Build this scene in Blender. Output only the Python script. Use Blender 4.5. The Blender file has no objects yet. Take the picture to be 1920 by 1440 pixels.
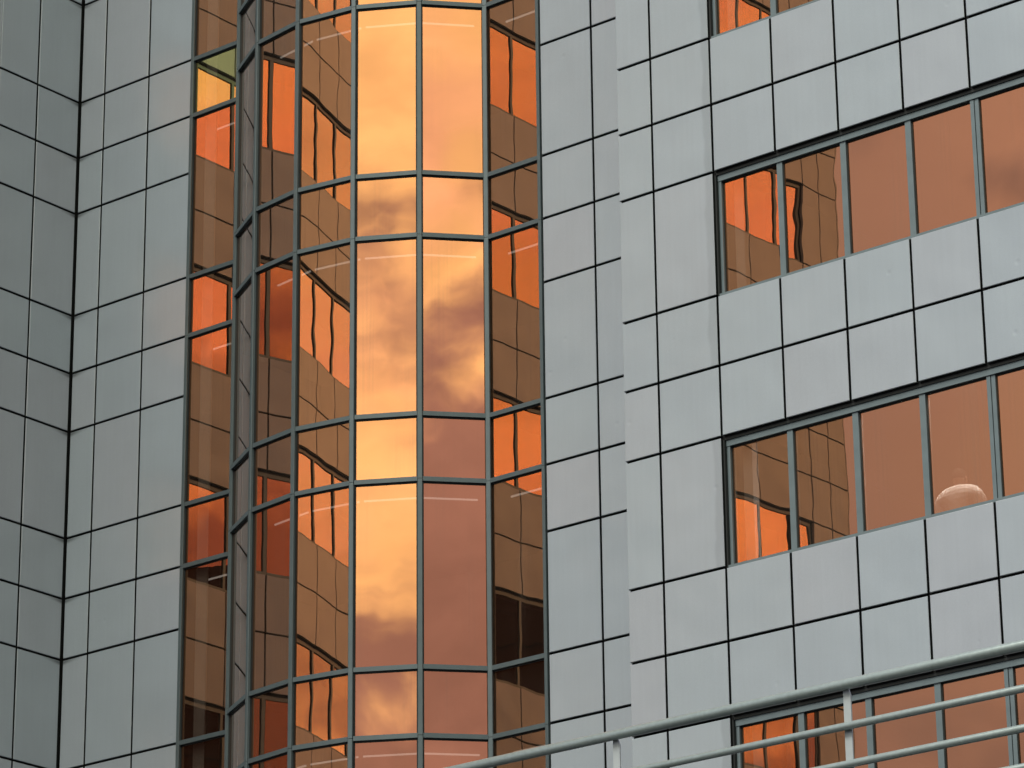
import bpy, math, random
from mathutils import Matrix, Vector
random.seed(7)
C = bpy.context.scene.collection
R = math.radians

# ------------------------------------------------------------------ camera
# world frame: X runs along the main facade, -Y points out of it, Z up, ground at 0
A = R(-38.9658874764593); PITCH = 0.35987356; ROLL = -0.01131420
EYE = Vector((38.563190, -36.967279, 1.7))
d2 = (math.cos(A), math.sin(A)); n2 = (math.sin(A), -math.cos(A))
def old2new(x, y): return Vector((x*d2[0] + y*d2[1], -(x*n2[0] + y*n2[1]), 0))
right = old2new(1, 0); fwd_h = old2new(0, 1); up_w = Vector((0, 0, 1))
fwd = fwd_h*math.cos(PITCH) + up_w*math.sin(PITCH)
upv = -fwd_h*math.sin(PITCH) + up_w*math.cos(PITCH)
cx = right*math.cos(ROLL) + upv*math.sin(ROLL)
cy = -right*math.sin(ROLL) + upv*math.cos(ROLL)
cam_d = bpy.data.cameras.new('camera'); cam = bpy.data.objects.new('camera', cam_d); C.objects.link(cam)
cam_d.sensor_width = 36; cam_d.lens = 6958.8/1920*36; cam_d.clip_start = 0.5; cam_d.clip_end = 3000
m = Matrix((cx, cy, -fwd)).transposed().to_4x4(); m.translation = EYE
cam.matrix_world = m
bpy.context.scene.camera = cam

# ------------------------------------------------------------------ sky, sun, exposure
SUN_AZ, SUN_EL = R(-8), R(50)       # azimuth from the facade normal (-Y) towards +X
sun_dir = Vector((math.sin(SUN_AZ)*math.cos(SUN_EL), -math.cos(SUN_AZ)*math.cos(SUN_EL), math.sin(SUN_EL)))
sc = bpy.context.scene
world = bpy.data.worlds.new('World'); sc.world = world; world.use_nodes = True
W = world.node_tree; W.nodes.clear()
def wn(t, **k):
    n = W.nodes.new(t)
    for a, b in k.items(): setattr(n, a, b)
    return n
def wl(a, b): W.links.new(a, b)
def wmath(op, a, b=None, clamp=False):
    n = wn('ShaderNodeMath', operation=op); n.use_clamp = clamp
    for i, v in enumerate((a, b)):
        if v is None: continue
        if isinstance(v, (int, float)): n.inputs[i].default_value = v
        else: wl(v, n.inputs[i])
    return n.outputs[0]
def wrange(v, a, b, c=0., d=1., smooth=True):
    n = wn('ShaderNodeMapRange'); n.interpolation_type = 'SMOOTHSTEP' if smooth else 'LINEAR'
    wl(v, n.inputs[0])
    for i, q in enumerate((a, b, c, d)): n.inputs[i+1].default_value = q
    return n.outputs[0]
tc = wn('ShaderNodeTexCoord').outputs['Generated']
sky = wn('ShaderNodeTexSky', sky_type='NISHITA'); sky.sun_disc = False
sky.sun_elevation = SUN_EL; sky.sun_rotation = math.atan2(sun_dir.x, sun_dir.y); sky.air_density = 1.0; sky.dust_density = 2.5
def wnoise(scale, detail, off, rough=.55, dist=0.):
    mp = wn('ShaderNodeMapping'); mp.inputs['Location'].default_value = off; mp.inputs['Scale'].default_value = (1, 1, 1.5); wl(tc, mp.inputs[0])
    n = wn('ShaderNodeTexNoise'); wl(mp.outputs[0], n.inputs['Vector'])
    n.inputs['Scale'].default_value = scale; n.inputs['Detail'].default_value = detail
    n.inputs['Roughness'].default_value = rough; n.inputs['Distortion'].default_value = dist
    return n.outputs[0]
dot = wn('ShaderNodeVectorMath', operation='DOT_PRODUCT'); wl(tc, dot.inputs[0])
g = Vector((math.sin(R(30))*math.cos(R(26)), -math.cos(R(30))*math.cos(R(26)), math.sin(R(26))))
dot.inputs[1].default_value = g
glow = wrange(dot.outputs['Value'], 0.48, 0.93)
big = wnoise(3.2, 3, (4.3, 1.7, 0.637)); fine = wnoise(19, 5, (1.1, 7.2, 3.437), .48, .25)
cl = wmath('ADD', wmath('MULTIPLY', big, .4), wmath('MULTIPLY', fine, .6))
sx = wn('ShaderNodeSeparateXYZ'); wl(tc, sx.inputs[0])
thr = wmath('ADD', wmath('SUBTRACT', wrange(sx.outputs[0], .56, .84, 0., .165), wrange(sx.outputs[0], .36, .50, 0., .0)), .254)            # a bank of cloud lies along the horizon, higher towards +X
el = wmath('MAXIMUM', wmath('MULTIPLY', wmath('SUBTRACT', thr, sx.outputs[2]), 15.), -1.1)
thick = wrange(wmath('ADD', wmath('MULTIPLY', wmath('SUBTRACT', cl, .5), 12.), el), -.9, .75)
def wrgb(c):
    n = wn('ShaderNodeRGB'); n.outputs[0].default_value = (*c, 1); return n.outputs[0]
def wmix(f, a, b):
    n = wn('ShaderNodeMix', data_type='RGBA'); wl(f, n.inputs[0]); wl(a, n.inputs[6]); wl(b, n.inputs[7]); return n.outputs[2]
# thin lit cloud veil and thicker grey-violet cloud, each brighter towards the hidden sun (values x10: background strength is 0.1)
hue = wrange(wnoise(9, 4, (3.3, 8.8, 1.2), .5, .3), .42, .58)
thin = wmix(glow, wrgb((4.8, 4.8, 5.6)), wmix(hue, wrgb((21., 22., 14.5)), wrgb((20.5, 19.2, 16.8))))
dark = wmix(wrange(sx.outputs[0], .80, .835), wmix(glow, wrgb((4.0, 4.2, 5.0)), wrgb((6.2, 5.6, 6.9))), wrgb((3.4, 3.4, 3.8)))   # the cloud bank deepens towards +X
wisp = wnoise(30, 8, (5.1, 2.2, 8.4), .6, .6); puff = wnoise(17, 5, (2.1, 9.2, 3.3), .5, .8)
mod = wmath('MULTIPLY', wrange(wisp, .3, .7, .92, 1.08, False), wrange(puff, .35, .65, .84, 1.12))
cl0 = wmix(thick, thin, dark)
mod = wmath('ADD', wmath('MULTIPLY', wmath('SUBTRACT', mod, 1.), wrange(glow, 0., .5, .12, 1.)), 1.)
cs_ = wn('ShaderNodeVectorMath', operation='SCALE'); wl(cl0, cs_.inputs[0]); wl(mod, cs_.inputs[3]); cloud = cs_.outputs[0]
allsky = wn('ShaderNodeMix', data_type='RGBA'); allsky.inputs[0].default_value = .92
wl(sky.outputs[0], allsky.inputs[6]); wl(cloud, allsky.inputs[7])
bg = wn('ShaderNodeBackground'); bg.inputs[1].default_value = .1; wl(allsky.outputs[2], bg.inputs[0])
wo = wn('ShaderNodeOutputWorld'); wl(bg.outputs[0], wo.inputs[0])
sun_d = bpy.data.lights.new('sun', 'SUN'); sun_d.energy = 1.5; sun_d.angle = R(20); sun_d.color = (1, .99, .97)
sun = bpy.data.objects.new('sun', sun_d); C.objects.link(sun); sun.rotation_euler = (-sun_dir).to_track_quat('-Z', 'Y').to_euler()
sun.location = (0, -30, 60)
vs = sc.view_settings; vs.view_transform = 'Standard'; vs.look = 'None'; vs.exposure = 0; vs.gamma = 1; vs.use_curve_mapping = False
sc.render.engine = 'CYCLES'
sc.cycles.max_bounces = 10; sc.cycles.glossy_bounces = 6; sc.cycles.transparent_max_bounces = 12; sc.cycles.diffuse_bounces = 3
sc.cycles.caustics_reflective = False; sc.cycles.use_denoising = True
sc.cycles.sample_clamp_indirect = 4

# ------------------------------------------------------------------ materials
def mat(name):
    m = bpy.data.materials.new(name); m.use_nodes = True; t = m.node_tree; t.nodes.clear()
    o = t.nodes.new('ShaderNodeOutputMaterial'); return m, t, o
def nd(t, ty, ins=None, **k):
    n = t.nodes.new(ty)
    for a, b in k.items(): setattr(n, a, b)
    for a, b in (ins or {}).items():
        if isinstance(b, bpy.types.NodeSocket): t.links.new(b, n.inputs[a])
        else: n.inputs[a].default_value = b
    return n
def simple(name, col, rough=.5, metal=0., var=.0, scale=8., bump=0., spec=.5):
    m, t, o = mat(name)
    b = nd(t, 'ShaderNodeBsdfPrincipled', {'Roughness': rough, 'Metallic': metal, 'Base Color': (*col, 1), 'Specular IOR Level': spec})
    tcn = nd(t, 'ShaderNodeTexCoord')
    nz = nd(t, 'ShaderNodeTexNoise', {'Vector': tcn.outputs['Object'], 'Scale': scale, 'Detail': 5.})
    if var:
        mr = nd(t, 'ShaderNodeMapRange', {0: nz.outputs[0], 1: .3, 2: .7, 3: 1-var, 4: 1+var})
        mx = nd(t, 'ShaderNodeVectorMath', {0: (*col,), 3: mr.outputs[0]}, operation='SCALE'); t.links.new(mx.outputs[0], b.inputs['Base Color'])
    if bump:
        bp = nd(t, 'ShaderNodeBump', {'Height': nz.outputs[0], 'Distance': bump, 'Strength': 1.}); t.links.new(bp.outputs[0], b.inputs['Normal'])
    t.links.new(b.outputs[0], o.inputs[0]); return m

def panel_material(name, stain=False, corner=None):
    m, t, o = mat(name)
    tcn = nd(t, 'ShaderNodeTexCoord'); oi = nd(t, 'ShaderNodeObjectInfo')
    off = nd(t, 'ShaderNodeVectorMath', {0: oi.outputs['Random'], 1: (31., 17., 53.)}, operation='MULTIPLY')
    co = nd(t, 'ShaderNodeVectorMath', {0: tcn.outputs['Object'], 1: off.outputs[0]}, operation='ADD')
    # coil-coated aluminium: faint tone difference per sheet, cloudy weathering, fine speckle
    cr = nd(t, 'ShaderNodeValToRGB', {0: oi.outputs['Random']})
    e = cr.color_ramp; e.elements[0].color = (.462, .515, .572, 1); e.elements[1].color = (.488, .520, .575, 1); e.elements[1].position = 1
    x = e.elements.new(.5); x.color = (.466, .522, .574, 1)
    n1 = nd(t, 'ShaderNodeTexNoise', {'Vector': co.outputs[0], 'Scale': 1.6, 'Detail': 3.})
    n2 = nd(t, 'ShaderNodeTexNoise', {'Vector': co.outputs[0], 'Scale': 90., 'Detail': 2.})
    n3 = nd(t, 'ShaderNodeTexNoise', {'Vector': nd(t, 'ShaderNodeMapping', {0: co.outputs[0], 'Scale': (14., 14., .6)}).outputs[0], 'Scale': 1.5, 'Detail': 3.})
    f1 = nd(t, 'ShaderNodeMapRange', {0: n1.outputs[0], 1: .3, 2: .7, 3: .98, 4: 1.02}).outputs[0]
    f2 = nd(t, 'ShaderNodeMapRange', {0: n2.outputs[0], 1: .3, 2: .7, 3: .97, 4: 1.03}).outputs[0]
    f3 = nd(t, 'ShaderNodeMapRange', {0: n3.outputs[0], 1: .3, 2: .7, 3: .982, 4: 1.01}).outputs[0]
    f = nd(t, 'ShaderNodeMath', {0: nd(t, 'ShaderNodeMath', {0: f1, 1: f2}, operation='MULTIPLY').outputs[0], 1: f3}, operation='MULTIPLY').outputs[0]
    if stain:   # rain streak down the edge beside the window jamb
        sp = nd(t, 'ShaderNodeSeparateXYZ', {0: tcn.outputs['Object']})
        wob = nd(t, 'ShaderNodeTexNoise', {'Vector': nd(t, 'ShaderNodeMapping', {0: co.outputs[0], 'Scale': (.1, .1, 1.)}).outputs[0], 'Scale': 2.2, 'Detail': 2.})
        xx = nd(t, 'ShaderNodeMath', {0: sp.outputs[0], 1: nd(t, 'ShaderNodeMath', {0: wob.outputs[0], 1: .16}, operation='MULTIPLY').outputs[0]}, operation='ADD').outputs[0]
        s1 = nd(t, 'ShaderNodeMapRange', {0: xx, 1: .40, 2: .455, 3: 1., 4: .86}, interpolation_type='SMOOTHSTEP').outputs[0]
        f = nd(t, 'ShaderNodeMath', {0: f, 1: s1}, operation='MULTIPLY').outputs[0]
    if corner:  # adjoining wall's joint softly reflected, painted as a dark wedge below the edge
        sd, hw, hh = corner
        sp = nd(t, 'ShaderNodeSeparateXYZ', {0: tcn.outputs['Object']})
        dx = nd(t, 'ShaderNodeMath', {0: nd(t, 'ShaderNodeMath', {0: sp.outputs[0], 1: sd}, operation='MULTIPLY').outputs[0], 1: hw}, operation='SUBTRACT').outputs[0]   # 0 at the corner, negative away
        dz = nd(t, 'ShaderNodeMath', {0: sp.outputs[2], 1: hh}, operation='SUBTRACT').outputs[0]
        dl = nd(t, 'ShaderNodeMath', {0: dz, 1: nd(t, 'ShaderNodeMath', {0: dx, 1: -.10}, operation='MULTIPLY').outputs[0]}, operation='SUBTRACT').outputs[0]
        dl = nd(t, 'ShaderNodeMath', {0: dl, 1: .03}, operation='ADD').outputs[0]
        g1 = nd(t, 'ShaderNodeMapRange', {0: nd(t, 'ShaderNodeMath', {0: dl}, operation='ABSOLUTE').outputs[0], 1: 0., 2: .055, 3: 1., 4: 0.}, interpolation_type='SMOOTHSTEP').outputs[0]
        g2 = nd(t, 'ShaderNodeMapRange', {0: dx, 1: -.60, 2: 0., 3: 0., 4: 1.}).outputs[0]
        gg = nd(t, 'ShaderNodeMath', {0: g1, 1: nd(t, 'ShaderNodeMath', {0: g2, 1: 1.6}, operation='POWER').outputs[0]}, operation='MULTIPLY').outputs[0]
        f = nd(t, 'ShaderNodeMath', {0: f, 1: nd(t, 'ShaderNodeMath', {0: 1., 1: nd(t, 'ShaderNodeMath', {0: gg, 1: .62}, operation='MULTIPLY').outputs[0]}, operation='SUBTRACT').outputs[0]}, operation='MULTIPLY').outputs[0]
    col = nd(t, 'ShaderNodeVectorMath', {0: cr.outputs[0], 3: f}, operation='SCALE')
    # oil-canning and small dents
    n4 = nd(t, 'ShaderNodeTexNoise', {'Vector': co.outputs[0], 'Scale': 1.3, 'Detail': 1.})
    vo = nd(t, 'ShaderNodeTexVoronoi', {'Vector': co.outputs[0], 'Scale': 1.7})
    dn = nd(t, 'ShaderNodeMapRange', {0: vo.outputs['Distance'], 1: .0, 2: .09, 3: -1., 4: 0.}, interpolation_type='SMOOTHSTEP').outputs[0]
    h = nd(t, 'ShaderNodeMath', {0: n4.outputs[0], 1: nd(t, 'ShaderNodeMath', {0: dn, 1: .13}, operation='MULTIPLY').outputs[0]}, operation='ADD').outputs[0]
    bp = nd(t, 'ShaderNodeBump', {'Height': h, 'Distance': .02, 'Strength': 1.})
    b = nd(t, 'ShaderNodeBsdfPrincipled', {'Base Color': col.outputs[0], 'Roughness': .28, 'Metallic': .12, 'Normal': bp.outputs[0]})
    t.links.new(b.outputs[0], o.inputs[0]); return m

def glass_material(name='copper_mirror_glass', tintcol=(.80, .338, .165)):
    m, t, o = mat(name)
    tcn = nd(t, 'ShaderNodeTexCoord'); oi = nd(t, 'ShaderNodeObjectInfo'); ge = nd(t, 'ShaderNodeNewGeometry')
    off = nd(t, 'ShaderNodeVectorMath', {0: oi.outputs['Random'], 1: (61., 27., 43.)}, operation='MULTIPLY')
    co = nd(t, 'ShaderNodeVectorMath', {0: tcn.outputs['Object'], 1: off.outputs[0]}, operation='ADD')
    def wob(scale, mp, amp):
        n = nd(t, 'ShaderNodeTexNoise', {'Vector': nd(t, 'ShaderNodeMapping', {0: co.outputs[0], 'Scale': mp}).outputs[0], 'Scale': scale, 'Detail': 1.})
        c = nd(t, 'ShaderNodeVectorMath', {0: n.outputs['Color'], 1: (.5, .5, .5)}, operation='SUBTRACT')
        return nd(t, 'ShaderNodeVectorMath', {0: c.outputs[0], 3: amp}, operation='SCALE').outputs[0]
    w1 = wob(1.0, (1.3, 1.3, .5), .0026); w2 = wob(3.0, (1., 1., .7), .0024)
    n = nd(t, 'ShaderNodeVectorMath', {0: ge.outputs['Normal'], 1: w1}, operation='ADD')
    n = nd(t, 'ShaderNodeVectorMath', {0: n.outputs[0], 1: w2}, operation='ADD')
    # each unit is bedded at a very slightly different angle
    rnd = nd(t, 'ShaderNodeTexWhiteNoise', {'Vector': off.outputs[0]}, noise_dimensions='3D')
    rc = nd(t, 'ShaderNodeVectorMath', {0: rnd.outputs['Color'], 1: (.5, .5, .5)}, operation='SUBTRACT')
    n = nd(t, 'ShaderNodeVectorMath', {0: n.outputs[0], 1: nd(t, 'ShaderNodeVectorMath', {0: rc.outputs[0], 3: .0016}, operation='SCALE').outputs[0]}, operation='ADD')
    # sealed units bow: slope grows towards the edges, amount and sign differ per pane
    sp = nd(t, 'ShaderNodeSeparateXYZ', {0: tcn.outputs['Object']})
    x3 = nd(t, 'ShaderNodeMath', {0: nd(t, 'ShaderNodeMath', {0: sp.outputs[0], 1: sp.outputs[0]}, operation='MULTIPLY').outputs[0], 1: sp.outputs[0]}, operation='MULTIPLY').outputs[0]
    z3 = nd(t, 'ShaderNodeMath', {0: nd(t, 'ShaderNodeMath', {0: sp.outputs[2], 1: sp.outputs[2]}, operation='MULTIPLY').outputs[0], 1: sp.outputs[2]}, operation='MULTIPLY').outputs[0]
    bow = nd(t, 'ShaderNodeCombineXYZ', {0: nd(t, 'ShaderNodeMath', {0: x3, 1: .030}, operation='MULTIPLY').outputs[0], 2: nd(t, 'ShaderNodeMath', {0: z3, 1: .0009}, operation='MULTIPLY').outputs[0]})
    amt = nd(t, 'ShaderNodeMapRange', {0: rnd.outputs['Value'], 1: 0., 2: 1., 3: -1.2, 4: .6}).outputs[0]
    bw_ = nd(t, 'ShaderNodeVectorTransform', {0: nd(t, 'ShaderNodeVectorMath', {0: bow.outputs[0], 3: amt}, operation='SCALE').outputs[0]}, vector_type='VECTOR', convert_from='OBJECT', convert_to='WORLD')
    n = nd(t, 'ShaderNodeVectorMath', {0: n.outputs[0], 1: bw_.outputs[0]}, operation='ADD')
    n = nd(t, 'ShaderNodeVectorMath', {0: n.outputs[0]}, operation='NORMALIZE')
    # rain streaks and dust on the outer face
    st = nd(t, 'ShaderNodeTexNoise', {'Vector': nd(t, 'ShaderNodeMapping', {0: co.outputs[0], 'Scale': (22., 22., .35)}).outputs[0], 'Scale': 1.4, 'Detail': 4.})
    zone = nd(t, 'ShaderNodeTexNoise', {'Vector': nd(t, 'ShaderNodeMapping', {0: co.outputs[0], 'Scale': (2.4, 2.4, .2)}).outputs[0], 'Scale': 1.1, 'Detail': 1.})
    sf = nd(t, 'ShaderNodeMath', {0: nd(t, 'ShaderNodeMapRange', {0: st.outputs[0], 1: .45, 2: .75}).outputs[0],
            1: nd(t, 'ShaderNodeMapRange', {0: zone.outputs[0], 1: .48, 2: .68}).outputs[0]}, operation='MULTIPLY').outputs[0]
    dust = nd(t, 'ShaderNodeMapRange', {0: sf, 1: 0., 2: 1., 3: .025, 4: .13}).outputs[0]
    # copper coating under clear glass: tinted mirror face-on, neutral mirror at glancing angles
    cs = nd(t, 'ShaderNodeVectorMath', {0: ge.outputs['Normal'], 1: ge.outputs['Incoming']}, operation='DOT_PRODUCT').outputs['Value']
    cs = nd(t, 'ShaderNodeMath', {0: cs}, operation='ABSOLUTE').outputs[0]
    fr = nd(t, 'ShaderNodeMath', {0: nd(t, 'ShaderNodeMath', {0: 1., 1: cs}, operation='SUBTRACT').outputs[0], 1: 3.}, operation='POWER').outputs[0]
    inv = nd(t, 'ShaderNodeMath', {0: 1., 1: fr}, operation='SUBTRACT').outputs[0]
    tint = nd(t, 'ShaderNodeRGB'); tint.outputs[0].default_value = (*tintcol, 1)
    tintc = nd(t, 'ShaderNodeVectorMath', {0: tint.outputs[0], 3: inv}, operation='SCALE').outputs[0]
    gc = nd(t, 'ShaderNodeBsdfGlossy', {'Color': tintc, 'Roughness': 0., 'Normal': n.outputs[0]})
    tr = nd(t, 'ShaderNodeBsdfTransparent', {0: (1, .92, .84, 1)})
    mx0 = nd(t, 'ShaderNodeMixShader', {0: .26, 1: gc.outputs[0], 2: tr.outputs[0]})
    gw = nd(t, 'ShaderNodeBsdfGlossy', {'Color': (1, 1, 1, 1), 'Roughness': 0., 'Normal': n.outputs[0]})
    mx = nd(t, 'ShaderNodeMixShader', {0: fr, 1: mx0.outputs[0], 2: gw.outputs[0]})
    df = nd(t, 'ShaderNodeBsdfDiffuse', {0: (.30, .24, .19, 1)})
    m2 = nd(t, 'ShaderNodeMixShader', {0: dust, 1: mx.outputs[0], 2: df.outputs[0]})
    t.links.new(m2.outputs[0], o.inputs[0]); return m

M_PANEL = panel_material('coated_aluminium_panel'); M_STAIN = panel_material('streaked_aluminium_panel', True)
M_GLASS = glass_material(); M_YELLOW = glass_material('pale_yellow_glass', (.98, .86, .36))
M_EDGE = simple('glass_edge', (.02, .03, .025), .4)
m, t, o = mat('glass_inner_face'); t.links.new(nd(t, 'ShaderNodeBsdfTransparent').outputs[0], o.inputs[0]); M_INNER = m
M_FRAME = simple('slate_grey_frame', (.185, .235, .254), .42, .2, .07, 5.)
M_BAYFRAME = simple('bay_frame_paint', (.115, .148, .160), .42, .2, .07, 5.)
M_GASKET = simple('black_rubber', (.010, .013, .013), .55)
M_BACK = simple('dark_cavity', (.006, .0065, .0065), .9)
M_ROOM = simple('dim_interior', (.035, .028, .025), .8, 0, .15, 2.)
M_CEIL = simple('ceiling_white', (.22, .20, .18), .8)
M_CONC = simple('concrete', (.30, .30, .29), .85, 0, .15, 3., .004)
M_RAIL = simple('grey_green_paint', (.40, .47, .455), .30, .35, .08, 30., .0006)
M_POST = simple('pale_painted_steel', (.50, .54, .55), .45, 0, .05, 12.)
M_BITUMEN = simple('roof_bitumen', (.035, .036, .038), .85, 0, .2, 1.)
M_ASPHALT = simple('paving', (.06, .06, .058), .9, 0, .2, 1.5, .01)
M_TOWER = simple('brown_stone', (.06, .045, .035), .8, 0, .2, .3)
M_TWIN = simple('dark_window', (.02, .02, .02), .15)
M_SHIRT = simple('white_cotton', (.80, .78, .76), .9, 0, .06, 9., .004)
M_SKIN = simple('skin', (.26, .15, .11), .6, spec=.2)
M_HAIR = simple('dark_hair', (.02, .014, .01), .8, spec=.05)
M_TROUSER = simple('dark_trousers', (.03, .035, .05), .8)
M_CHAIR = simple('black_chair', (.02, .02, .02), .6)
m, t, o = mat('lit_tube'); t.links.new(nd(t, 'ShaderNodeEmission', {0: (1, .95, .88, 1), 1: .62}).outputs[0], o.inputs[0]); M_LIT = m
m, t, o = mat('shirt_fill_light'); t.links.new(nd(t, 'ShaderNodeEmission', {0: (1, .95, .88, 1), 1: 100.}).outputs[0], o.inputs[0]); M_SHIRT_FILL = m  # glow of the added light that brightens the shirt

# ------------------------------------------------------------------ mesh helpers
class MB:
    def __init__(s): s.v = []; s.f = []; s.mi = []
    def box(s, x0, x1, y0, y1, z0, z1, mi=0, M=None):
        b = len(s.v)
        for z in (z0, z1):
            for x, y in ((x0, y0), (x1, y0), (x1, y1), (x0, y1)):
                p = Vector((x, y, z)); s.v.append(tuple(M @ p) if M else tuple(p))
        for q in ((3, 2, 1, 0), (4, 5, 6, 7), (0, 1, 5, 4), (1, 2, 6, 5), (2, 3, 7, 6), (3, 0, 4, 7)):
            s.f.append(tuple(b+i for i in q)); s.mi.append(mi)
    def prism(s, poly, z0, z1, mi=0):
        b = len(s.v); n = len(poly)
        for z in (z0, z1):
            for x, y in poly: s.v.append((x, y, z))
        s.f.append(tuple(b+i for i in range(n))[::-1]); s.mi.append(mi)
        s.f.append(tuple(b+n+i for i in range(n))); s.mi.append(mi)
        for i in range(n):
            j = (i+1) % n; s.f.append((b+i, b+j, b+n+j, b+n+i)); s.mi.append(mi)
    def mesh(s, name, mats):
        me = bpy.data.meshes.new(name); me.from_pydata(s.v, [], s.f)
        for m in (mats if isinstance(mats, (list, tuple)) else [mats]): me.materials.append(m)
        for p, i in zip(me.polygons, s.mi): p.material_index = i
        me.update(); return me
    def build(s, name, mats, parent=None): return link(name, s.mesh(name, mats), parent)
def link(name, me, parent=None, loc=(0, 0, 0), rz=0.):
    o = bpy.data.objects.new(name, me); C.objects.link(o); o.location = loc; o.rotation_euler = (0, 0, rz)
    if parent: o.parent = parent
    return o
def tag(o, label, cat, group=None):
    o['label'] = label; o['category'] = cat
    if group: o['group'] = group
    return o

_pc = {}
def panel_mesh(w, h):
    """folded sheet: flat face, 5 mm bent edge, returns going back into the joint (local -Y is outward)"""
    k = (round(w, 3), round(h, 3))
    if k in _pc: return _pc[k]
    a, b = w/2, h/2; c = .007; dp = .045
    v = []
    for (xx, zz, yy) in ((a-c, b-c, 0), (a, b, c), (a, b, dp)):
        v += [(-xx, yy, -zz), (xx, yy, -zz), (xx, yy, zz), (-xx, yy, zz)]
    f = [(0, 1, 2, 3)]
    for r in (0, 4):
        for i in range(4):
            j = (i+1) % 4; f.append((r+i, r+4+i, r+4+j, r+j))
    me = bpy.data.meshes.new('panel'); me.from_pydata(v, [], f); me.materials.append(M_PANEL); me.materials.append(M_GASKET)
    for q in (5, 6, 7, 8): me.polygons[q].material_index = 1      # rubber strip set into the joint
    me.update()
    _pc[k] = me; return me
def panel(x0, x1, z0, z1, y, parent, rz=0., gap=.033, stain=False, corner=None):
    w, h = x1-x0-gap, z1-z0-gap
    xc, zc = (x0+x1)/2, (z0+z1)/2
    dy = random.uniform(-.0015, .0015)
    if rz == 0: loc = (xc, y+dy, zc)
    else: loc = (y+dy, -xc, zc)        # side wing: x means distance out along -Y
    o = link('panel', panel_mesh(w, h), parent, loc, rz)
    o.rotation_euler = (random.uniform(-.0012, .0012), 0, rz + random.uniform(-.0012, .0012))
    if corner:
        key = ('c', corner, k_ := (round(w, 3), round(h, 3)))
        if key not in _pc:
            me = panel_mesh(w, h).copy(); me.materials[0] = panel_material('joint_reflection_panel', corner=(corner, w/2, h/2)); _pc[key] = me
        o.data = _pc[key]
    if stain:
        o.data = o.data.copy(); o.data.materials[0] = M_STAIN; o['label'] = 'pale grey panel with a dark rain streak down its right edge'
    return o
_gc = {}
def pane_mesh(w, h):
    k = (round(w, 3), round(h, 3))
    if k in _gc: return _gc[k]
    a, b = w/2, h/2
    v = [(-a, 0, -b), (a, 0, -b), (a, 0, b), (-a, 0, b), (-a, .012, -b), (a, .012, -b), (a, .012, b), (-a, .012, b)]
    f = [(0, 1, 2, 3), (7, 6, 5, 4), (0, 4, 5, 1), (1, 5, 6, 2), (2, 6, 7, 3), (3, 7, 4, 0)]
    me = bpy.data.meshes.new('pane'); me.from_pydata(v, [], f)
    for mm in (M_GLASS, M_INNER, M_EDGE): me.materials.append(mm)
    for p, i in zip(me.polygons, (0, 1, 2, 2, 2, 2)): p.material_index = i
    me.update(); _gc[k] = me; return me

# ------------------------------------------------------------------ levels
ZB, PER, S = 25.486, 3.6, 0.9487
def lv(t, k): return ZB + k*PER + {'T': S, 'B': 0., 'C': -S}[t]
rows = []                                  # (z0, z1, is_tall)
KS = list(range(1, -5, -1))
for k in KS:
    rows += [(lv('B', k), lv('T', k), False), (lv('C', k), lv('B', k), False), (lv('T', k-1), lv('C', k), True)]
ZTOP, ZBOT = lv('T', 1), lv('T', -5)
ROOF = ZB + 4*PER + 1.4

# ------------------------------------------------------------------ ground
g_ = MB(); g_.box(-1500, 1500, -1500, 1500, -.5, 0); g_.build('ground', M_ASPHALT)['kind'] = 'structure'

# ------------------------------------------------------------------ the building
bld = bpy.data.objects.new('office_building', None); C.objects.link(bld)
tag(bld, 'grey panel-clad office block with copper mirror windows and a glazed round bay in its corner', 'building')

F_COLS = [0.013, 0.5403, 1.5055, 2.4252]
R2_COLS = [9.2267, 10.1413, 11.05, 11.70]
R3_A = [11.7111, 12.2658, 13.2244]
R3_COLS = [13.2244 + .9685*i for i in range(0, 11)]
OFF3 = 1.5003
L_COLS = [0.013, .9092, 1.72]

# side wing wall (runs out towards the viewer along -Y, faces +X)
b = MB()
W0, W1 = 2.555, 22.50                      # window bands of the wing
LEND = 23.86
CAV = .05
b.box(-6, -CAV-.002, -W0+.83, 0.4, 0, ROOF)
lw = b.build('wall', [M_BACK], bld); lw['label'] = 'shaded side wall of grey panels left of the inner corner'
for z0, z1, tall in rows:
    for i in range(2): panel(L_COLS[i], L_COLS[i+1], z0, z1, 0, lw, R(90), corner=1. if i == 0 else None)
# rest of the wing beyond the left edge of the picture (seen mirrored in the glass)
wing = MB()
lat = [1.725] + [2.545 + .9165*i for i in range(0, 23)] + [23.32, LEND]
wb = MB()
zk = [k for k in range(4, -8, -1)]
for k in zk:
    zt, zc, znt = lv('T', k), lv('C', k), lv('T', k-1)
    wb.box(-6, -CAV-.002, -LEND+.02, -1.725, zc, zt)                         # spandrel core
    wb.box(-6, -CAV-.002, -LEND+.02, -22.72, znt, zc)                        # pier at the end
    wb.box(-6, -.9, -22.72, -1.725, znt, zc)                                 # dark room behind the glass
wb.box(-6, -CAV-.002, -LEND+.02, -1.725, 0, lv('T', -8)); wb.box(-6, -CAV-.002, -LEND+.02, -1.725, lv('T', 4), ROOF)
wing_core = wb.build('wing_core', M_BACK, bld)
mats = [M_PANEL]
wp = MB(); wf = MB(); wg = MB(); wk = MB()
def off_panel(v0, v1, z0, z1):
    g = .016; wp.box(-.045, 0, -(v1-g), -(v0+g), z0+g, z1-g)
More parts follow.
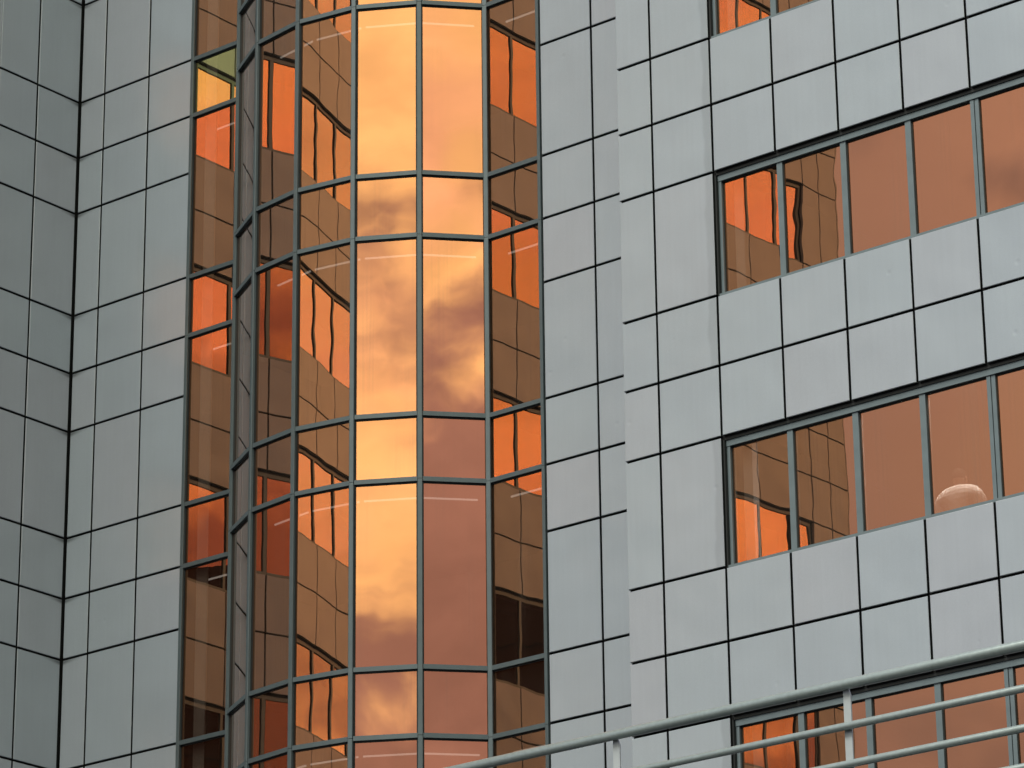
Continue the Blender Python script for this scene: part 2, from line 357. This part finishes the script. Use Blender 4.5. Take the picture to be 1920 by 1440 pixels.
for k in zk:
    zt, zb_, zc, znt = lv('T', k), lv('B', k), lv('C', k), lv('T', k-1)
    for v0, v1 in zip(lat[:-1], lat[1:]):
        off_panel(v0, v1, zb_, zt); off_panel(v0, v1, zc, zb_)
        if v0 > 22.7: off_panel(v0, v1, znt, zc)
    off_panel(L_COLS[2], L_COLS[2]+.01, znt, zc)
    # window band frame
    V0, V1 = 1.735, 22.69
    wk.box(-.30, -.045, -V1, -V0, zc-.012, zc-.002)
    wf.box(-.20, -.048, -V1, -V0, zc-.09, zc-.030); wk.box(-.20, -.058, -V1, -V0, zc-.0301, zc-.0119); wf.box(-.20, -.04, -V1, -V0, znt, znt+.045)
    wf.box(-.20, -.05, -V0-.06, -V0, znt+.046, zc-.091); wf.box(-.20, -.05, -V1, -V1+.05, znt+.046, zc-.091)
    for v in lat[1:-3]:
        wf.box(-.12, -.048, -v-.030, -v+.030, znt+.046, zc-.091)
        wk.box(-.08, -.062, -v-.044, -v+.044, znt+.047, zc-.092)
o = wp.build('cladding', M_PANEL, bld); o['kind'] = 'stuff'
wf.build('window_framing', M_FRAME, bld)['kind'] = 'stuff'
wk.build('window_gaskets', M_GASKET, bld)['kind'] = 'stuff'
wgl = bpy.data.objects.new('wing_glazing', None); C.objects.link(wgl); wgl.parent = bld
for k in zk:
    if not -6 <= k <= 3: continue
    zc, znt = lv('C', k), lv('T', k-1)
    for v0, v1 in zip(lat[:-3], lat[1:-2]):
        link('pane', pane_mesh(v1-v0, zc-znt-.1), wgl, (-.07, -(v0+v1)/2, (zc+znt)/2-.02), R(90))
# end face of the wing
we = MB(); we.box(-6, -.002, -LEND-.02, -LEND, 0, ROOF); we.build('end_wall', M_PANEL, bld)

# flat wall between the corner and the bay
b = MB(); b.box(.0, 2.4192, CAV, .40, 0, ROOF)
fw = b.build('wall', M_BACK, bld); fw['label'] = 'flat grey panel wall between the inner corner and the glass bay'
for z0, z1, tall in rows:
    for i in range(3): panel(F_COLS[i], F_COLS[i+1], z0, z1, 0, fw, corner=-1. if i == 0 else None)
# flat wall right of the bay
b = MB(); b.box(9.2307, 11.84, CAV, .40, 0, ROOF)
rw = b.build('wall', M_BACK, bld); rw['label'] = 'narrow recessed strip of grey panels just right of the glass bay'
for z0, z1, tall in rows:
    for i in range(3): panel(R2_COLS[i], R2_COLS[i+1], z0, z1, 0, rw)

# projecting right-hand block with its window bands
YF = -OFF3
b = MB(); b.box(11.7161, 13.2244, YF+CAV, YF+.24, 0, ROOF); b.box(11.7131, 11.7161, YF+.046, .02, 0, ROOF, 1)
XE = R3_COLS[-1]
bands = []
for k in zk:
    zt, zc = lv('T', k), lv('C', k)
    b.box(13.2244, XE, YF+CAV, YF+.24, zc+.002, zt-.002)
b.box(13.2244, XE, YF+CAV, YF+.24, 0, lv('T', -8)); b.box(13.2244, XE, YF+CAV, YF+.24, lv('T', 4), ROOF)
bw = b.build('wall', [M_BACK, M_PANEL], bld); bw['label'] = 'projecting right-hand wall of grey panels with bands of windows'
for z0, z1, tall in rows:
    panel(R3_A[0]-.013, R3_A[1], z0, z1, YF, bw)
    panel(R3_A[1], R3_A[2], z0, z1, YF, bw, stain=random.random() < .8)
    if not tall:
        for i in range(len(R3_COLS)-1): panel(R3_COLS[i], R3_COLS[i+1], z0, z1, YF, bw)
off_ = MB()
for (c0, c1, y, cols) in ((0, 0, 0, F_COLS), (0, 0, 0, R2_COLS), (0, 0, YF, R3_A + R3_COLS[1:])):
    for zlo, zhi in ((ZTOP, ROOF), (0, ZBOT)):
        n = max(1, round((zhi-zlo)/1.2)); hh = (zhi-zlo)/n
        for i in range(len(cols)-1):
            for j in range(n): off_.box(cols[i]+.013, cols[i+1]-.013, y, y+.045, zlo+j*hh+.013, zlo+(j+1)*hh-.013)
for zlo, zhi in ((ZTOP, ROOF), (0, ZBOT)):
    n = round((zhi-zlo)/1.2); hh = (zhi-zlo)/n
    for i in range(2):
        for j in range(n): off_.box(-.045, 0, -L_COLS[i+1]+.013, -L_COLS[i]-.013, zlo+j*hh+.013, zlo+(j+1)*hh-.013)
o = off_.build('cladding', M_PANEL, bld); o['kind'] = 'stuff'

def bar(name, parent, x0, x1, y0, y1, z0, z1, m=None):
    mb = MB(); xc, yc, zc = (x0+x1)/2, (y0+y1)/2, (z0+z1)/2
    mb.box(x0-xc, x1-xc, y0-yc, y1-yc, z0-zc, z1-zc)
    return link(name, mb.mesh(name, m or M_FRAME), parent, (xc, yc, zc))
YG = YF + .125                              # glass plane of the window bands
for k in (2, 1, 0, -1, -2, -3, -4):
    zc, znt = lv('C', k), lv('T', k-1)
    x0, x1 = 13.2444, XE
    mb = MB()
    mb.box(x0, x1, YG-.055, YG+.08, zc-.115, zc-.035)       # head
    mb.box(x0, x1, YF+.03, YG+.08, znt-.012, znt+.028)      # sill, nosing near the panel face
    mb.box(x0, x0+.046, YG-.045, YG+.08, znt+.028, zc-.115) # jamb
    band = mb.build('window_band', M_FRAME, bld)
    gk = MB(); gk.box(x0-.012, x1, YF+.052, YG+.08, zc-.035, zc-.001)       # black soffit recess
    gk.box(x0-.02, x0-.001, YF+.03, YG+.08, znt+.0, zc-.04)
    gk.box(x0, x1, YG-.012, YG+.02, zc-.130, zc-.1151); gk.box(x0, x1, YG-.012, YG+.02, znt+.0281, znt+.040)
    gk.box(x0+.046, x0+.056, YG-.012, YG+.02, znt+.0401, zc-.1301)
    gk.build('gasket', M_GASKET, band)
    for i in range(len(R3_COLS)-1):
        xa = R3_COLS[i]; xb = R3_COLS[i+1]
        if i > 0:
            dbl = (i % 3 == 1 and i > 1)
            wd = .047 if not dbl else .058
            if dbl:
                bar('mullion', band, xa-wd, xa-.006, YG-.039, YG+.06, znt+.028, zc-.115)
                bar('mullion', band, xa+.004, xa+wd, YG-.033, YG+.06, znt+.028, zc-.115)
            else:
                bar('mullion', band, xa-wd+.005, xa+wd-.005, YG-.036, YG+.06, znt+.028, zc-.115)
            gm = bar('gasket', band, xa-wd-.004, xa+wd+.008, YG-.014, YG+.03, znt+.0402, zc-.1302, M_GASKET)
        link('pane', pane_mesh(xb-xa, zc-znt-.12), band, ((xa+xb)/2, YG, (zc+znt)/2-.04))
# pale pillars close behind the first pane of each band and of the flat bay pane
pl = MB(); pl.box(13.36, 13.50, YG+.13, YG+.25, lv('C', -6), lv('C', 2))
pl.build('pillar', M_SHIRT, bld)
pl = MB(); pl.box(2.62, 2.84, .13, .155, lv('C', -6), lv('C', 2)); pl.build('pillar', M_SHIRT, bld)
# rooms behind the window bands
rm = MB()
for k in zk:
    rm.box(13.2, XE, YF+.241, 5.0, lv('T', k)-.87, lv('T', k)-.62)          # floor slabs
    rm.box(13.2, XE, YF+.9, 4.99, lv('C', k)+.25, lv('C', k)+.28, 1)         # hung ceilings
rm.box(13.0, 13.2, YF+.241, 5.0, 0, ROOF); rm.box(XE-.2, XE, YF+.241, 5.0, 0, ROOF); rm.box(13.0, XE, 5.0, 5.2, 0, ROOF)
rm.build('interior', [M_ROOM, M_CEIL], bld)
rf = MB(); rf.box(-6, XE, .4, 6, ROOF-.3, ROOF+.2); rf.box(11.72, XE, -1.4, .4, ROOF-.3, ROOF+.2)
rf.box(-6, -.06, -LEND, .4, ROOF+.001, ROOF+.2); rf.build('roof', M_CONC, bld)

# ------------------------------------------------------------------ glass bay
Q = [(3.43, 0.), (4.0911, .7257), (4.9303, 1.2057), (5.8467, 1.3344), (6.7810, 1.1710), (7.6018, .6993), (8.2351, 0.)]
Q = [(u, -v) for u, v in Q]
path = [(2.4252, 0.)] + Q + [(9.2267, 0.)]
# core / slabs behind the glass
core = MB()
def inset(poly, dist):
    out = []
    for i, (x, y) in enumerate(poly):
        dx, dy = x-5.825, y-1.48
        l = math.hypot(dx, dy); out.append((x-dx/l*dist, y-dy/l*dist))
    return out
ins = inset(Q, .16)
for k in range(3, -8, -1):
    poly = [(2.50, .16)] + ins[:1] + ins[1:-1] + ins[-1:] + [(9.15, .16), (9.15, 3.0), (2.50, 3.0)]
    core.prism(poly, lv('B', k)+.03, lv('T', k)-.03)
core.box(2.43, 9.22, 3.0, 3.2, 0, ROOF); core.box(2.40, 2.43, .05, 3.2, 0, ROOF); core.box(9.2227, 9.2297, .05, 3.2, 0, ROOF)
bay = core.build('glass_bay', M_ROOM, bld); bay['label'] = 'faceted round glass bay of copper mirror panes and slate grey frames'
def seg_M(p, q):
    ang = math.atan2(q[1]-p[1], q[0]-p[0])
    return Matrix.Translation((*p, 0)) @ Matrix.Rotation(ang, 4, 'Z'), math.hypot(q[0]-p[0], q[1]-p[1]), ang
GD = .035       # glass sits this far behind the frame face
def bay_bar(name, M, x0, x1, y0, y1, z0, z1, m=M_BAYFRAME):
    mb = MB(); xc, yc, zc = (x0+x1)/2, (y0+y1)/2, (z0+z1)/2
    mb.box(x0-xc, x1-xc, y0-yc, y1-yc, z0-zc, z1-zc)
    o = link(name, mb.mesh(name, m), bay); p = M @ Vector((xc, yc, zc)); o.location = p; o.rotation_euler = (0, 0, M.to_euler().z); return o
for si in range(len(path)-1):
    M, L, ang = seg_M(path[si], path[si+1])
    a = .036 if si > 0 else .055
    c = L-.036 if si < len(path)-2 else L-.055
    for k in range(3, -6, -1):
        zb_, zt, znt = lv('B', k), lv('T', k), lv('T', k-1)
        for zz, nm in ((zt, 'T'), (zb_, 'B')):
            bay_bar('transom', M, a, c, -.012, .09, zz-.040, zz+.024)
            bay_bar('gasket', M, a+.001, c-.001, GD-.012, GD+.02, zz-.060, zz+.030, M_GASKET)
        for z0, z1 in ((zb_, zt), (znt, zb_)):
            o = link('pane', pane_mesh(L-.03, z1-z0-.02), bay); o.location = M @ Vector((L/2, GD, (z0+z1)/2)); o.rotation_euler = (0, 0, ang)
            if si == 0 and k == 0 and z0 == zb_:
                o.data = o.data.copy(); o.data.materials[0] = M_YELLOW; o['label'] = 'yellow tinted pane unlike its copper neighbours'
# mullions at every vertex, spliced once a storey
for i, (x, y) in enumerate(path):
    if i == 0 or i == len(path)-1:
        rz = 0.; x0, x1 = ((-.004, .056) if i == 0 else (-.056, -.004))
    else:
        a0 = math.atan2(path[i][1]-path[i-1][1], path[i][0]-path[i-1][0]); a1 = math.atan2(path[i+1][1]-path[i][1], path[i+1][0]-path[i][0])
        rz = (a0+a1)/2; x0, x1 = -.034, .034
    y0 = -.022
    M = Matrix.Translation((x, y, 0)) @ Matrix.Rotation(rz, 4, 'Z')
    for k in range(3, -6, -1):
        z1 = lv('B', k)-.012; z0 = lv('B', k-1)-.006
        mb = MB(); zc = (z0+z1)/2; c = .006
        mb.prism([(x0+c, y0), (x1-c, y0), (x1, y0+c), (x1, .10), (x0, .10), (x0, y0+c)], z0-zc, z1-zc)
        o = link('mullion', mb.mesh('mullion', M_BAYFRAME), bay, (x, y, zc), rz)
    mb = MB(); mb.box(x0-.016, x1+.016, GD-.014, GD+.03, lv('B', -6), lv('B', 3)+1)
    link('gasket', mb.mesh('gasket', M_GASKET), bay, (x, y, 0), rz)
bt = MB(); bt.prism(Q + [(9.2, 0), (9.2, .4), (2.45, .4), (2.45, 0)], lv('B', 3)+1.0, ROOF); bt.prism(Q + [(9.2, 0), (9.2, .4), (2.45, .4), (2.45, 0)], 0, lv('B', -6))
bt.build('bay_cap', M_PANEL, bld)

# thin lit ceiling tubes following the facets
fac = {0: 'the recessed pane beside the left panel wall', 3: 'the narrow pane left of the striped facet', 4: 'the facet with tilted orange stripes',
       5: 'the left of the two bright central facets', 6: 'the right of the two bright central facets', 7: 'the recessed pane beside the right panel wall'}
storey = {0: 'topmost', -1: 'second', -2: 'third', -3: 'bottom'}
for si, ftxt in fac.items():
    s_ = si
    M, L, ang = seg_M(path[s_ if si else 0], path[(s_ if si else 0)+1])
    for k, stxt in storey.items():
        mb = MB(); mb.box(-L/2+(.10 if si else .16), L/2-(.10 if si else .42), -.010, .010, -.011, .011)
        o = link('ceiling_light', mb.mesh('ceiling_light', M_LIT)); o.location = M @ Vector((L/2, .36, lv('B', k)-.16)); o.rotation_euler = (0, 0, ang)
        tag(o, f'thin lit ceiling tube behind {ftxt}, {stxt} storey'.replace('thin lit', 'thin white'), 'ceiling light', 'thin ceiling lights behind the bay glass')

# ------------------------------------------------------------------ tower across the street, seen mirrored in the lower panes
tw = bpy.data.objects.new('office_tower', None); C.objects.link(tw)
taz = R(43); tw.location = (math.sin(taz)*150, -math.cos(taz)*150, 0); tw.rotation_euler = (0, 0, taz)
tag(tw, 'dark slab tower across the street, mirrored in the lowest panes', 'building')
mb = MB(); mb.box(-20, 20, -16, 0, 0, 67); mb.build('wall', M_TOWER, tw)
for k in range(17):
    mb = MB(); mb.box(-19, 19, .0, .12, 4+k*3.7, 5.9+k*3.7); mb.build('window', M_TWIN, tw)

# ------------------------------------------------------------------ railing on the low roof in front
def tube(name, x0, x1, y, z, r, m, parent, n=20):
    v = []; f = []
    for j, x in enumerate((x0, x1)):
        for i in range(n):
            a = 2*math.pi*i/n; v.append((x, y+r*math.cos(a), z+r*math.sin(a)))
    for i in range(n):
        k = (i+1) % n; f.append((i, n+i, n+k, k))
    f.append(tuple(range(n))); f.append(tuple(range(2*n-1, n-1, -1)))
    me = bpy.data.meshes.new(name); me.from_pydata(v, [], f); me.materials.append(m)
    for p in me.polygons: p.use_smooth = len(p.vertices) == 4
    me.update(); return link(name, me, parent)
RY = -18.366
rl = bpy.data.objects.new('railing', None); C.objects.link(rl); rl.location = (26, RY, 7.0)
tag(rl, 'grey green tubular railing with three bars across the bottom right corner', 'railing')
for z, r in ((8.058, .033), (7.790, .0245), (7.547, .0245), (7.31, .0245)):
    o = tube('rail', 17-26, 36-26, 0, z-7.0, r, M_RAIL, rl)
for i in range(-4, 6):
    x = 26.145 + 1.811*i - 26
    mb = MB(); hh = 8.062-.02-7.0
    # flat bar, top edge cut at a slant
    x0, x1 = x-.027, x+.027; y0, y1 = .028, .040
    for yy in (y0, y1): mb.v += [(x0, yy, 0), (x1, yy, 0), (x1, yy, hh-.045), (x1-.02, yy, hh+.01), (x0, yy, hh+.01)]
    mb.f += [(0, 1, 2, 3, 4), (9, 8, 7, 6, 5)] + [(j, 5+j, 5+(j+1) % 5, (j+1) % 5) for j in range(5)]; mb.mi += [0]*7
    mb.build('post', M_POST, rl)
pb = MB(); pb.box(15, 38, -18.7, -9, 0, 7.0); pb.box(15, 38, -18.9, -18.7, 6.2, 6.98)
pb.mi[1] = 1; pb.mi[7] = 1
tag(pb.build('podium', [M_CONC, M_BITUMEN]), 'low flat-roofed concrete block carrying the tubular railing', 'building')

# ------------------------------------------------------------------ person seated with back to the window
def skin_body(name, verts, edges, radii, m, parent, sub=2):
    me = bpy.data.meshes.new(name); me.from_pydata(verts, edges, []); me.materials.append(m)
    o = link(name, me, parent)
    md = o.modifiers.new('skin', 'SKIN'); sk = me.skin_vertices[0].data if me.skin_vertices else None
    if sk is None:
        bpy.context.view_layer.update(); bpy.context.view_layer.objects.active = o
        bm_layer = None
        import bmesh
        bm = bmesh.new(); bm.from_mesh(me); bm.verts.layers.skin.verify(); bm.to_mesh(me); bm.free(); sk = me.skin_vertices[0].data
    for i, r in enumerate(radii):
        sk[i].radius = r if isinstance(r, tuple) else (r, r)
    sk[0].use_root = True
    s2 = o.modifiers.new('sub', 'SUBSURF'); s2.levels = sub; s2.render_levels = sub
    return o
FL = lv('T', -3) - .62                      # floor of that room
def make_person(x, y):
    p = bpy.data.objects.new('person', None); C.objects.link(p); p.location = (x, y, FL)
    tag(p, 'seated person in a white shirt seen from behind through the right-hand window', 'person')
    # local: back towards -Y (the window), faces +Y
    V = [(0, .05, .50), (0, .02, .66), (0, .0, .84), (0, .0, .97), (0, .02, 1.08), (0, .03, 1.15),      # pelvis..neck 0-5
         (.17, .0, 1.02), (.235, .02, .93), (.27, .04, .76), (.20, .26, .72),                           # right shoulder 6, 7, elbow 8, hand 9
         (-.17, .0, 1.02), (-.235, .02, .93), (-.29, .02, .77), (-.22, .25, .74),
         (.10, .12, .50), (.11, .48, .50), (.11, .50, .08), (-.10, .12, .50), (-.11, .48, .50), (-.11, .50, .08)]
    E = [(0, 1), (1, 2), (2, 3), (3, 4), (4, 5), (3, 6), (6, 7), (7, 8), (8, 9), (3, 10), (10, 11), (11, 12), (12, 13), (0, 14), (14, 15), (15, 16), (0, 17), (17, 18), (18, 19)]
    Rr = [(.16, .12), (.165, .12), (.20, .14), (.20, .135), (.09, .085), (.055, .055), (.11, .11), (.09, .09), (.06, .06), (.04, .04), (.11, .11), (.09, .09), (.06, .06), (.04, .04),
          .09, .065, .05, .09, .065, .05]
    body = skin_body('body', V, E, Rr, M_SHIRT, p)
    # head with hair, ears
    import bmesh
    bm = bmesh.new(); bmesh.ops.create_uvsphere(bm, u_segments=24, v_segments=16, radius=1)
    for v in bm.verts:
        x_, y_, z_ = v.co; taper = 1 - .18*max(0, -z_)
        v.co = Vector((x_*.076*taper, y_*.095 + .035 + (.006 if y_ > .6 else 0), z_*.118 + 1.225))
    for sx in (-1, 1):
        g = bmesh.ops.create_uvsphere(bm, u_segments=10, v_segments=8, radius=1)
        for v in g['verts']: v.co = Vector((sx*.078 + v.co.x*.012, .03 + v.co.y*.022, 1.21 + v.co.z*.032))
    g = bmesh.ops.create_cone(bm, segments=8, radius1=.017, radius2=.006, depth=.05)
    for v in g['verts']: v.co = Vector((v.co.x, .132 + v.co.y, 1.205 + v.co.z))
    g = bmesh.ops.create_cone(bm, segments=16, radius1=.056, radius2=.052, depth=.12, cap_ends=True)
    for v in g['verts']: v.co = v.co + Vector((0, .02, 1.10))
    me = bpy.data.meshes.new('head'); bm.to_mesh(me); bm.free(); me.materials.append(M_SKIN)
    for f in me.polygons: f.use_smooth = True
    h = link('head', me, p)
    bm = bmesh.new(); bmesh.ops.create_uvsphere(bm, u_segments=24, v_segments=16, radius=1)
    bmesh.ops.delete(bm, geom=[v for v in bm.verts if v.co.z < -.35 or (v.co.y > .55 and v.co.z < .45)], context='VERTS')
    for v in bm.verts: v.co = Vector((v.co.x*.083, v.co.y*.102 + .03, v.co.z*.125 + 1.23))
    me = bpy.data.meshes.new('hair'); bm.to_mesh(me); bm.free(); me.materials.append(M_HAIR)
    for f in me.polygons: f.use_smooth = True
    link('hair', me, p)
    leg = MB()
    for sx in (-1, 1):
        leg.box(sx*.11-.09, sx*.11+.09, .06, .58, .42, .595); leg.box(sx*.11-.07, sx*.11+.07, .42, .57, .02, .42); leg.box(sx*.11-.05, sx*.11+.05, .42, .70, 0, .08)
    o = leg.build('trousers', M_TROUSER, p); bv = o.modifiers.new('b', 'BEVEL'); bv.width = .05; bv.segments = 3
    return p
PX, PY = 16.29, YG + .42
make_person(PX, PY).scale = (1.12, 1.12, 1.0)
ch = bpy.data.objects.new('office_chair', None); C.objects.link(ch); ch.location = (PX, PY, FL)
tag(ch, 'low black stool under the seated person behind the window', 'stool')
mb = MB(); mb.box(-.24, .24, -.16, .30, .37, .42); o = mb.build('seat', M_CHAIR, ch)
for sx, sy in ((-.2, -.12), (.2, -.12), (-.2, .26), (.2, .26)):
    mb = MB(); mb.box(sx-.015, sx+.015, sy-.015, sy+.015, 0, .37); mb.build('leg', M_CHAIR, ch)
# unseen light added above the person to brighten the white shirt
mb = MB(); mb.box(-.6, .6, -.28, -.02, -.02, .02)
o = link('ceiling_light', mb.mesh('ceiling_light', [M_SHIRT_FILL]), None, (PX, PY+.0, lv('C', -2)+.225))  # added unseen fill light for the shirt, not a ceiling fitting
tag(o, 'long unseen light added above the person to brighten the white shirt', 'ceiling light')
